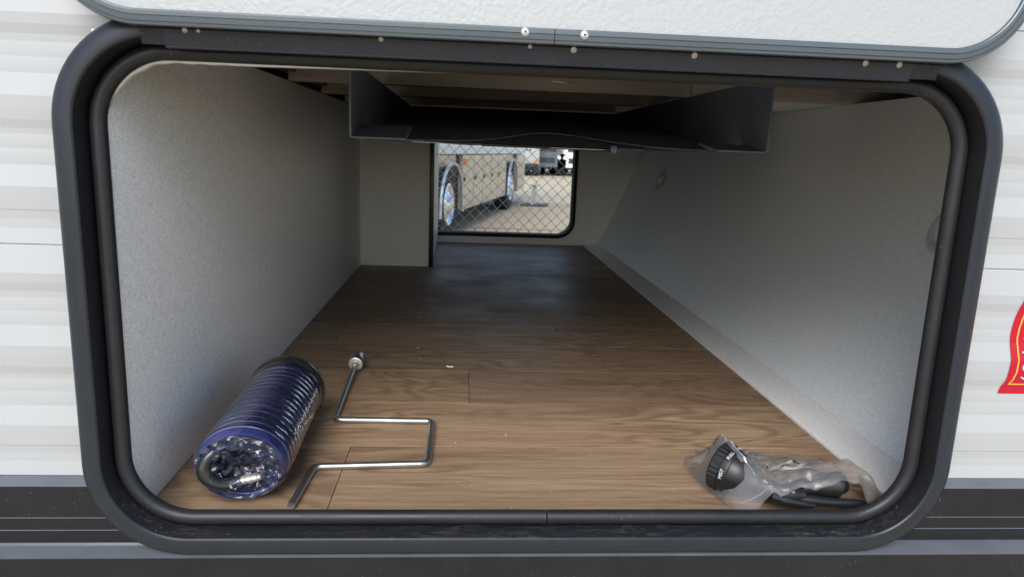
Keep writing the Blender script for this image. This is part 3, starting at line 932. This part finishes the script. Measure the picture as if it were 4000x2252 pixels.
# ---- spray nozzle
SN = empty('spray_nozzle', (.42, .05, 0), 'black garden spray nozzle with printed pattern dial, sealed in the clear bag', 'spray nozzle')
hc = Vector((.3855,.0350,.0325)); hd = Vector((-.66,.70,.16)).normalized()
hb = nb()
lathe(hb, [(.0110,-.024),(.0135,-.016),(.0200,-.008),(.0262,.000),(.0290,.008),(.0300,.013)], hc, hd, 44)
head = obj('nozzle_head', hb, M['blackmatte'], SN, smooth=60)
db = nb()
prof_d = [(.0300,.0130),(.0318,.0138),(.0322,.0150),(.0322,.0245)]
lathe(db, prof_d, hc, hd, 44)
dial = obj('dial', db, M['blackmatte'], SN, smooth=50)
kb = nb()
axv = hd; av = (Vector((0,0,1)) - axv*axv.z).normalized(); bv = axv.cross(av)
nk = 30
ringsA, ringsB, ringsC = [], [], []
for k in range(nk*4):
    a = 2*PI*k/(nk*4)
    rr = .0332 + (.0006 if (k % 4) in (0, 1) else -.0001)
    dirv = av*math.cos(a) + bv*math.sin(a)
    ringsA.append(kb.verts.new(hc + axv*.0250 + dirv*rr)); ringsB.append(kb.verts.new(hc + axv*.0370 + dirv*rr)); ringsC.append(kb.verts.new(hc + axv*.0395 + dirv*(rr-.003)))
n4 = nk*4
r0 = [kb.verts.new(hc + axv*.0246 + (av*math.cos(2*PI*k/n4) + bv*math.sin(2*PI*k/n4))*.031) for k in range(n4)]
for k in range(n4):
    j = (k+1) % n4
    kb.faces.new((r0[k], r0[j], ringsA[j], ringsA[k])); kb.faces.new((ringsA[k], ringsA[j], ringsB[j], ringsB[k])); kb.faces.new((ringsB[k], ringsB[j], ringsC[j], ringsC[k]))
kb.faces.new(ringsC)
obj('grip_ring', kb, M['blackrubber'], dial)
def text_on_dial(txt, ang, size=.0066):
    cu = bpy.data.curves.new('lettering', 'FONT'); cu.body = txt; cu.size = size; cu.align_x = 'CENTER'; cu.align_y = 'CENTER'; cu.extrude = .0001
    to = bpy.data.objects.new('lettering', cu); S.collection.objects.link(to)
    dg = bpy.context.evaluated_depsgraph_get(); dg.update()
    me = bpy.data.meshes.new_from_object(to.evaluated_get(dg)); bpy.data.objects.remove(to)
    me.name = 'lettering'
    for v_ in me.vertices:
        x, y, z = v_.co
        a = ang + x/.0324
        v_.co = hc + axv*(.0193 + y*1.0) + (av*math.cos(a) + bv*math.sin(a))*(.0326 + z)
    me.materials.clear(); me.materials.append(M['white_print'])
    o = bpy.data.objects.new('lettering', me); S.collection.objects.link(o); o.parent = dial
    attach(o, dial)
    o['label'] = 'white word ' + txt
    return o
TEXTS = (('FULL', 0), ('CONE', 1), ('MIST', -1))
def ang_for(target):
    best = None
    for k in range(360):
        a = R(k); p = (av*math.cos(a) + bv*math.sin(a))
        s_ = p.dot(target)
        if best is None or s_ > best[0]: best = (s_, a)
    return best[1]
toward = Vector((0,-.55,.65)).normalized()
a0 = ang_for(toward)
for w_, k in TEXTS: text_on_dial(w_, a0 + k*R(52))
def blob(name, pts, rads, mat, par, seg=20, flat=1.0):
    o = obj(name, tube(nb(), pts, rads, seg), mat, par, smooth=80)
    return o
# body: neck to the elbow, grip, trigger lever
def spl(p, n=10):
    p = [Vector(q) for q in p]; out = []
    P = [p[0]*2-p[1]] + p + [p[-1]*2-p[-2]]
    for i in range(1, len(P)-2):
        for k in range(n):
            t = k/n
            out.append(.5*((2*P[i]) + (-P[i-1]+P[i+1])*t + (2*P[i-1]-5*P[i]+4*P[i+1]-P[i+2])*t*t + (-P[i-1]+3*P[i]-3*P[i+1]+P[i+2])*t**3))
    out.append(P[-2]); return out
def rspl(r, n=10):
    out = []
    for a, b_ in zip(r, r[1:]):
        for k in range(n):
            t = k/n; t = t*t*(3-2*t); out.append(a + (b_-a)*t)
    out.append(r[-1]); return out
blob('barrel', spl([(.4000,.0200,.0290),(.4090,.0130,.0280),(.4190,.0075,.0255),(.4350,.0060,.0235),(.454,.0070,.0225)]), rspl([.0130,.0135,.0128,.0120,.010]), M['blackmatte'], SN)
obj('collar', lathe(nb(), [(.0112,-.002),(.0128,-.0015),(.0128,.0030),(.0112,.0036)], (.4010,.0190,.0290), (.72,-.69,-.10), 28), M['blackmatte'], SN, smooth=40)
blob('grip', spl([(.4200,.0150,.0235),(.4440,.0180,.0250),(.4690,.0190,.0280),(.4910,.0180,.0310),(.5070,.0165,.0315),(.5180,.0155,.0280)]), rspl([.0085,.0095,.0120,.0168,.0175,.0085]), M['blackmatte'], SN)
blob('lever', spl([(.4320,.0060,.0200),(.4640,.0020,.0170),(.4940,.0010,.0140),(.5240,.0020,.0120),(.5440,.0040,.0110)]), rspl([.0080,.0072,.0062,.0064,.0045]), M['blackmatte'], SN)
blob('trigger', spl([(.4100,.0020,.0240),(.4270,-.0020,.0190),(.4470,-.0035,.0150),(.4670,-.0030,.0115)]), rspl([.0078,.0070,.0055,.0040]), M['blackmatte'], SN)
obj('pin', lathe(nb(), [(.0001,.0022),(.0028,.0018),(.0036,.0004),(.0036,-.004)], (.4370,-.0010,.0300), (0,-.45,.85), 20), M['screw'], SN, smooth=50)

# ---- clear bag over the nozzle
BG = empty('plastic_bag', (.45, .1, 0), 'clear zip-top plastic bag lying over the black spray nozzle by the right corner', 'plastic bag')
outl = [(.3479,.1660),(.3700,.1740),(.3744,.1990),(.3800,.1870),(.4100,.2180),(.4240,.2240),(.4470,.1970),(.4911,.1745),(.5340,.1670),(.5688,.1625),(.5790,.1300),(.5830,.0900),(.5980,.0440),(.5950,.0050),(.5400,-.0120),(.4700,-.0125),(.4100,-.0120),(.3850,-.0110),(.3650,.0090),(.3566,.0220),(.3452,.0684),(.3375,.1126),(.3370,.1370)]
def inside(x, y):
    c = False; n = len(outl); j = n-1
    for i in range(n):
        if ((outl[i][1] > y) != (outl[j][1] > y)) and (x < (outl[j][0]-outl[i][0])*(y-outl[i][1])/(outl[j][1]-outl[i][1])+outl[i][0]): c = not c
        j = i
    return c
def edged(x, y):
    best = 9
    n = len(outl)
    for i in range(n):
        if outl[i][1] < -.002 and outl[(i+1) % n][1] < -.002: continue
        ax_, ay_ = outl[i]; bx_, by_ = outl[(i+1) % n]
        dx, dy = bx_-ax_, by_-ay_
        t = max(0, min(1, ((x-ax_)*dx + (y-ay_)*dy)/(dx*dx+dy*dy)))
        best = min(best, math.hypot(x-ax_-t*dx, y-ay_-t*dy))
    return best
def segd(x, y, a, b_):
    dx, dy = b_[0]-a[0], b_[1]-a[1]
    t = max(0, min(1, ((x-a[0])*dx + (y-a[1])*dy)/(dx*dx+dy*dy)))
    return math.hypot(x-a[0]-t*dx, y-a[1]-t*dy), t
def hgt(x, y):
    e = edged(x, y)
    h = 0.0
    d, t = segd(x, y, (.360,.060), (.400,.022)); h = max(h, (.0700-.024*t) * max(0, 1-(d/.054)**2))
    d, t = segd(x, y, (.400,.020), (.45,.010)); h = max(h, .042 * max(0, 1-(d/.042)**2))
    d, t = segd(x, y, (.45,.018), (.515,.0165)); h = max(h, (.044+.012*t) * max(0, 1-(d/.060)**2))
    h += .0120*abs(noise.noise(Vector((x*26+y*8, y*11, 1.5)))) + .0110*abs(noise.noise(Vector((x*16+y*22, y*38-x*18, 7.1)))) + .0045*abs(noise.noise(Vector((x*60, y*95+x*30, 3))))
    return .0012 + h*min(1, (e/.020))**.75 if e < .020 else .0012 + h
b = nb()
cx, cy = .462, .075
dens = []
for k in range(len(outl)):
    a, c = outl[k], outl[(k+1) % len(outl)]
    nn = max(1, int(math.hypot(c[0]-a[0], c[1]-a[1])/.0028))
    for q in range(nn): dens.append((a[0]+(c[0]-a[0])*q/nn, a[1]+(c[1]-a[1])*q/nn))
NRB = 64
ringv = []
for i in range(NRB):
    t = 1 - i/NRB
    ringv.append([b.verts.new((cx+(x-cx)*t, cy+(y-cy)*t, hgt(cx+(x-cx)*t, cy+(y-cy)*t) if i else (.0012 if y > -.002 else hgt(x, y+.0002)))) for x, y in dens])
cv = b.verts.new((cx, cy, hgt(cx, cy)))
nd_ = len(dens)
for i in range(NRB-1):
    for k in range(nd_): b.faces.new((ringv[i][k], ringv[i][(k+1) % nd_], ringv[i+1][(k+1) % nd_], ringv[i+1][k]))
for k in range(nd_): b.faces.new((ringv[-1][k], ringv[-1][(k+1) % nd_], cv))
obj('bag_film', b, M['bag'], BG, smooth=24)
# folds standing up in the film, catching the sky
folds = [[(.3480,.1200),(.3640,.0850),(.3780,.0420),(.3900,.0100)],[(.3520,.1500),(.3720,.1180),(.3980,.0900),(.4240,.0760)],
         [(.3700,.0060),(.3900,-.0020),(.4150,-.0080)],[(.4060,.0720),(.4400,.0560),(.4800,.0520),(.5200,.0600)],[(.4280,.1900),(.4450,.1500),(.4520,.1050),(.4400,.0700)],
         [(.4300,.1300),(.4800,.1150),(.5400,.1200)],[(.4650,.0900),(.5150,.0820),(.5650,.0900)],[(.5350,.0400),(.5600,.0250),(.5800,.0100)],
         [(.3850,.1900),(.3950,.1500),(.4050,.1150)],[(.4150,.0480),(.4280,.0330),(.4480,.0240),(.4700,.0220)]]
for q in range(16):
    fx, fy = random.uniform(.36, .56), random.uniform(.02, .16); an = random.uniform(-.6, .9) + (PI/2 if q % 4 == 0 else 0); ln = random.uniform(.012, .034)
    if inside(fx, fy) and inside(fx+ln*math.cos(an), fy+ln*math.sin(an)): folds.append([(fx, fy), (fx+ln*.5*math.cos(an), fy+ln*.5*math.sin(an)+.002), (fx+ln*math.cos(an), fy+ln*math.sin(an))])
for fi, fl in enumerate(folds):
    b = nb(); P3 = spl([(x, y, 0) for x, y in fl], 12); n = len(P3); va = []
    for k, q in enumerate(P3):
        tt = (P3[min(k+1, n-1)]-P3[max(k-1, 0)]).normalized(); sd_ = Vector((-tt.y, tt.x, 0))
        if sd_.y > 0: sd_ = -sd_
        w_ = math.sin(PI*(k+.02)/(n-.96)) * (.0020 + .0014*noise.noise(Vector((k*.3, fi, 0))))
        z = hgt(q.x, q.y) + .0006
        va.append([b.verts.new((q.x+sd_.x*w_*1.2, q.y+sd_.y*w_*1.2, z)), b.verts.new((q.x, q.y, z+w_*1.1)), b.verts.new((q.x-sd_.x*w_, q.y-sd_.y*w_, z))])
    for A, B in zip(va, va[1:]):
        b.faces.new((A[0], B[0], B[1], A[1])); b.faces.new((A[1], B[1], B[2], A[2]))
    obj('film_fold', b, M['fold'], BG, smooth=60)
for off in (0.0, .0045):
    b = nb(); pts = []
    for k in range(30):
        t = k/29
        x = .5640-off + (.5815-.5640)*t; y = .1580 + (.0300-.1580)*t
        pts.append((x, y, hgt(x, y)+.0009 if inside(x, y) else .002))
    tube(b, pts, .00075, 6)
    obj('zip_strip', b, M['zip'], BG)

# ---- crumbs and slivers
b = nb()
cr = [(-.111,1.0344,.0028),(-.096,.7434,.0026),(-.0673,.7004,.0014),(-.0847,.6603,.0017),(.0397,.2919,.0009),(.0769,.2459,.0018),(.1134,.2954,.0012),(.2366,.9293,.0026),(.0689,1.0317,.002),(-.0036,.2149,.0013)]
for k in range(95):
    cr.append((random.uniform(-.20,.56), random.uniform(.012,.80), random.choice((.0004,.0005,.0006,.0009))))
for x, y, s in cr:
    mm = Matrix.Translation((x, y, s*.5+.0001)) @ Matrix.Rotation(random.uniform(0,3), 4, 'Z') @ Matrix.Diagonal((s*random.uniform(.8,1.6), s*random.uniform(.6,1), s*.6, 1))
    bmesh.ops.create_icosphere(b, subdivisions=1, radius=.8, matrix=mm)
tag(obj('crumbs', b, M['crumb']), 'pale crumbs and dust grains scattered over the plank floor', 'debris', kind='stuff')
b = nb(); tube(b, [(-.0265,.6060,.0018),(-.0220,.6010,.0018),(-.0170,.6010,.0018),(-.0140,.6030,.0018)], .0019, 8)
tag(obj('plastic_shaving', b, M['crumb'], None, 60), 'curled white plastic shaving on the planks right of the crank socket', 'shaving')
b = nb(); v = [b.verts.new(p) for p in ((.0955,.012,.5335),(.1010,.011,.5315),(.1165,.011,.5308),(.1215,.012,.5310),(.1215,.012,.5322),(.1100,.012,.5330))]
f = b.faces.new(v); bmesh.ops.solidify(b, geom=[f], thickness=.0006)
tag(obj('torn_sliver', b, M['white_print']), 'thin white torn sliver caught under the top seal of the hatch', 'sliver')

# ================================================================== BEHIND THE FAR HATCH
# ---- chain link fence
FY = 3.73
b = nb()
P_, ww = .0352, .0019     # half diagonal pitch
nx = int(3.6/P_/2)
for k in range(nx):
    xc = -1.4 + k*2*P_
    pts = []
    nz = 44
    for j in range(nz+1):
        z = -.70 + j*P_
        pts.append((xc + (P_*.98 if (j % 2) else -P_*.98)*.5 + (0), FY + (.0022 if j % 2 else -.0022), z))
    q = []
    for a, c in zip(pts, pts[1:]):
        q.append(a)
    q.append(pts[-1])
    # zigzag wire; neighbouring wires hook into it
    pts2 = fillet([(xc + (P_*1.02 if (j % 2) else 0-.02*P_), FY + (.0024 if j % 2 else -.0024), -.70 + j*P_) for j in range(nz+1)], .004, 2)
    tube(b, pts2, ww, 5, cap=False)
    pts3 = fillet([(xc + (P_*.98 if (j % 2) else 2*P_+.02*P_), FY + (-.0024 if j % 2 else .0024), -.70 + j*P_) for j in range(nz+1)], .004, 2)
    tube(b, pts3, ww, 5, cap=False)
FN = empty('chain_link_fence', (0, FY, GZ), 'galvanised chain link fence right behind the far hatch opening', 'fence')
w_ = obj('wire_mesh', b, M['wire'], FN, smooth=60); w_['kind'] = 'stuff'
for x in (-1.45, 2.3):
    obj('post', tube(nb(), [(x,FY+.03,GZ),(x,FY+.03,.95)], .024, 14), M['wire'], FN, smooth=60)
obj('top_rail', tube(nb(), [(-1.45,FY+.03,.88),(2.3,FY+.03,.88)], .018, 12), M['wire'], FN, smooth=60)

# ---- motorhome running away on the left
def wheel(parent, c, n, rad, width, cover=True):
    n = Vector(n).normalized(); c = Vector(c)
    w = obj('wheel', lathe(nb(), [(rad*.55,0),(rad*.93,.0),(rad,.03),(rad,width-.03),(rad*.93,width),(rad*.55,width)], c-n*width, n, 36), M['tyre'], parent, smooth=40)
    w['label'] = 'black tyred wheel'
    rim = obj('rim', lathe(nb(), [(.0001,.05),(rad*.20,.05),(rad*.25,.015),(rad*.48,-.02),(rad*.57,.012),(rad*.60,.006)], c, n, 32), M['chrome'], w, smooth=50)
    return w
ud = Vector((.2199,.9755,0)); nd = Vector((.9755,-.2199,0))     # along the coach; outward normal (towards +X, to us)
P0 = Vector((-.93, 5.1, 0))        # lower front corner of the side, on the camera side
MH = empty('motorhome', (P0.x, P0.y, GZ), 'long motorhome with lower panels coloured by a painted tan yard reflection and chrome wheel covers beyond the fence', 'motorhome')
def mpt(s, o_, z): return P0 + ud*s + nd*o_ + Vector((0,0,z))
def mbox(name, s0, s1, o0, o1, z0, z1, mat, par, bev=0.01):
    b = nb()
    v = [b.verts.new(mpt(s, o_, z)) for z in (z0, z1) for (s, o_) in ((s0,o0),(s1,o0),(s1,o1),(s0,o1))]
    for q in ((0,3,2,1),(4,5,6,7),(0,1,5,4),(1,2,6,5),(2,3,7,6),(3,0,4,7)): b.faces.new([v[i] for i in q])
    if bev: bmesh.ops.bevel(b, geom=list(b.edges), offset=bev, segments=2, affect='EDGES')
    return obj(name, b, mat, par)
bod = mbox('upper_body', -2.0, 10.5, -2.4, -.02, .36, 2.4, M['coach_white'], MH)
mbox('stripe', -2.0, 10.5, -.02, .002, .36, .50, M['coach_silver'], MH, 0.002)
mbox('chassis', -2.0, 10.5, -2.3, -.08, -.38, .355, M['dark'], MH)
WS = (3.45, 8.6)
s = -2.0; marks = [-2.0,-.9,.2,1.3,2.75]
for a, c in zip(marks, marks[1:]): mbox('bay_door', a+.012, c-.012, -.07, .0, -.42, .345, M['coach_tan_reflection'], MH, .008)
marks = [4.15,4.9,5.6,6.3,7.0,7.9]
for a, c in zip(marks, marks[1:]):
    d_ = mbox('bay_door', a+.014, c-.014, -.07, .0, -.42, .345, M['coach_tan_reflection'], MH, .008)
    mbox('latch', a+.08, a+.16, .0, .012, -.02, .04, M['dark'], d_, 0)
mbox('bay_door', 9.3, 10.5, -.07, .0, -.42, .345, M['coach_tan_reflection'], MH, .008)
for s in WS:
    pts = []
    for k in range(25):
        a = PI*k/24
        pts.append(mpt(s - .62*math.cos(a), .03, -.42 + .66*math.sin(a)**.8))
    obj('wheel_arch', tube(nb(), pts, .022, 8), M['coach_silver'], MH, smooth=60)
    mbox('arch_panel', s-.70, s+.55, -.10, -.06, .20, .345, M['coach_tan_reflection'], MH, 0)
    c = mpt(s, -.02, GZ+.46)
    wheel(MH, c, nd, .46, .28)
mbox('marker_lamp', 4.2, 4.35, .0, .03, .22, .30, M['amber'], MH, .004)
for s in (4.6, 9.2):
    mbox('jack_leg', s, s+.09, -.5, -.41, GZ+.04, -.38, M['coach_grey'], MH, .004)
    mbox('jack_pad', s-.12, s+.21, -.62, -.29, GZ, GZ+.035, M['dark'], MH, .004)

# grey jack stand under the far end of the coach
ST = empty('jack_stand', tuple(mpt(9.9,.35,GZ)), 'grey jack stand on a flat foot beside the far end of the motorhome', 'jack stand')
def sbox(name, s0, s1, o0, o1, z0, z1, mat): return mbox(name, s0, s1, o0, o1, z0, z1, mat, ST, .004)
sbox('foot', 9.6, 10.2, .05, .60, GZ, GZ+.03, M['dark'])
sbox('post', 9.86, 9.94, .28, .36, GZ+.0305, -.32, M['coach_grey'])
sbox('brace', 9.62, 9.66, .28, .32, GZ+.0305, -.40, M['coach_grey'])
sbox('cap', 9.80, 10.0, .22, .42, -.3195, -.29, M['coach_grey'])

# far vehicles
def van(x, y, w, h, ln, mat, lab, cat, win=True, dark=False):
    e = empty(cat.replace(' ', '_'), (x, y, GZ), lab, cat)
    z0 = GZ + .42
    b = nb(); box(b, x-w/2, x+w/2, y, y+ln, z0, GZ+h, bev=.06); obj('body', b, mat, e, smooth=35)
    bx('chassis', (x-w/2+.08, x+w/2-.08, y+.1, y+ln-.1, GZ+.25, z0-.005), M['dark'], e)
    if win:
        wf = bx('window', (x-w*.20, x+w*.14, y-.015, y+.01, GZ+1.15, GZ+1.62), M['dark'], e, bev=.01)
        bx('pane', (x-w*.17, x+w*.11, y-.022, y-.0155, GZ+1.2, GZ+1.57), M['coach_grey'], wf)
    for sx in (-1, 1):
        wheel(e, (x+sx*(w/2-.02), y+.5, GZ+.36), (sx,0,0), .36, .24)
        wheel(e, (x+sx*(w/2-.02), y+ln-.6, GZ+.36), (sx,0,0), .36, .24)
        bx('tail_lamp', (x+sx*(w/2-.18)-.06, x+sx*(w/2-.18)+.06, y-.02, y+.005, z0+.12, z0+.30), M['amber'], e)
    bx('bumper', (x-w/2+.05, x+w/2-.05, y-.14, y-.03, GZ+.42, GZ+.58), M['dark'], e, bev=.01)
    return e
def at(px, depth):   # x position seen at a photo column, for a given distance from the camera
    return (px-1814)/2754*depth + .0
van(at(2055,33), 32, 1.15, 2.6, 5, M['coach_grey'], 'light grey utility trailer with a square panel, parked at the back of the yard', 'utility trailer')
def pickup(x, y, mat, lab, name='parked_car'):
    e = empty(name, (x, y, GZ), lab, 'car')
    b = nb()
    sil = [(-.95,.42),(-.97,.80),(-.86,1.02),(-.70,1.10),(-.52,1.58),(-.40,1.66),(.40,1.66),(.52,1.58),(.70,1.10),(.86,1.02),(.97,.80),(.95,.42)]
    solid_poly(b, [(x+p[0], GZ+p[1]) for p in sil], 1, y, y+4.4); obj('body', b, mat, e, smooth=20)
    bx('windscreen', (x-.48, x+.48, y-.01, y+.004, GZ+1.14, GZ+1.52), M['glass'], e)
    bx('grille', (x-.42, x+.42, y-.03, y+.004, GZ+.62, GZ+.86), M['dark'], e)
    for sx in (-1, 1):
        bx('headlight', (x+sx*.68-.14, x+sx*.68+.14, y-.02, y+.004, GZ+.80, GZ+.96), M['lens'], e)
        wheel(e, (x+sx*.93, y+.8, GZ+.34), (sx,0,0), .34, .22); wheel(e, (x+sx*.93, y+3.5, GZ+.34), (sx,0,0), .34, .22)
    return e
pickup(at(2128,34), 33, M['car_blue'], 'slate blue car parked right of the grey utility trailer')
pickup(at(2184,37), 36, M['coach_grey'], 'grey car parked right of the slate blue car')
pickup(at(2250,34), 33, M['coach_white'], 'white car at the right edge of the far opening')
def rv(x, y, w, h, ln, lab):
    e = empty('white_trailer', (x, y, GZ), lab, 'trailer')
    b = nb(); box(b, x-w/2, x+w/2, y, y+ln, GZ+.95, GZ+h, bev=.05); obj('body', b, M['coach_white'], e, smooth=35)
    bx('skirt', (x-w/2+.05, x+w/2-.05, y+.02, y+ln-.05, GZ+.55, GZ+.945), M['coach_grey'], e)
    bx('band', (x-w/2-.004, x+w/2+.004, y-.006, y+ln, GZ+1.42, GZ+1.50), M['coach_silver'], e)
    for k in range(3):
        xx = x-w/2 + w*(k+.5)/3
        f_w = bx('window', (xx-.45, xx+.45, y-.02, y+.01, GZ+1.75, GZ+2.35), M['dark'], e, bev=.01)
        bx('pane', (xx-.40, xx+.40, y-.026, y-.0205, GZ+1.80, GZ+2.30), M['glass'], f_w)
    for sx in (-1, 1):
        for q in (-.45, .45): 
            wheel(e, (x+sx*w*.12+q, y+.30, GZ+.36), (0,-1,0), .36, .24)
    return e
rv(at(2060,46), 45, 7.5, 3.3, 2.5, 'white travel trailer parked broadside behind the grey utility trailer')
rv(at(2560,46), 45.4, 8.0, 3.4, 2.5, 'white travel trailer broadside at the far right behind the white car')
rv(at(1560,50), 49, 8.0, 3.4, 2.5, 'white travel trailer broadside at the far left behind the motorhome')
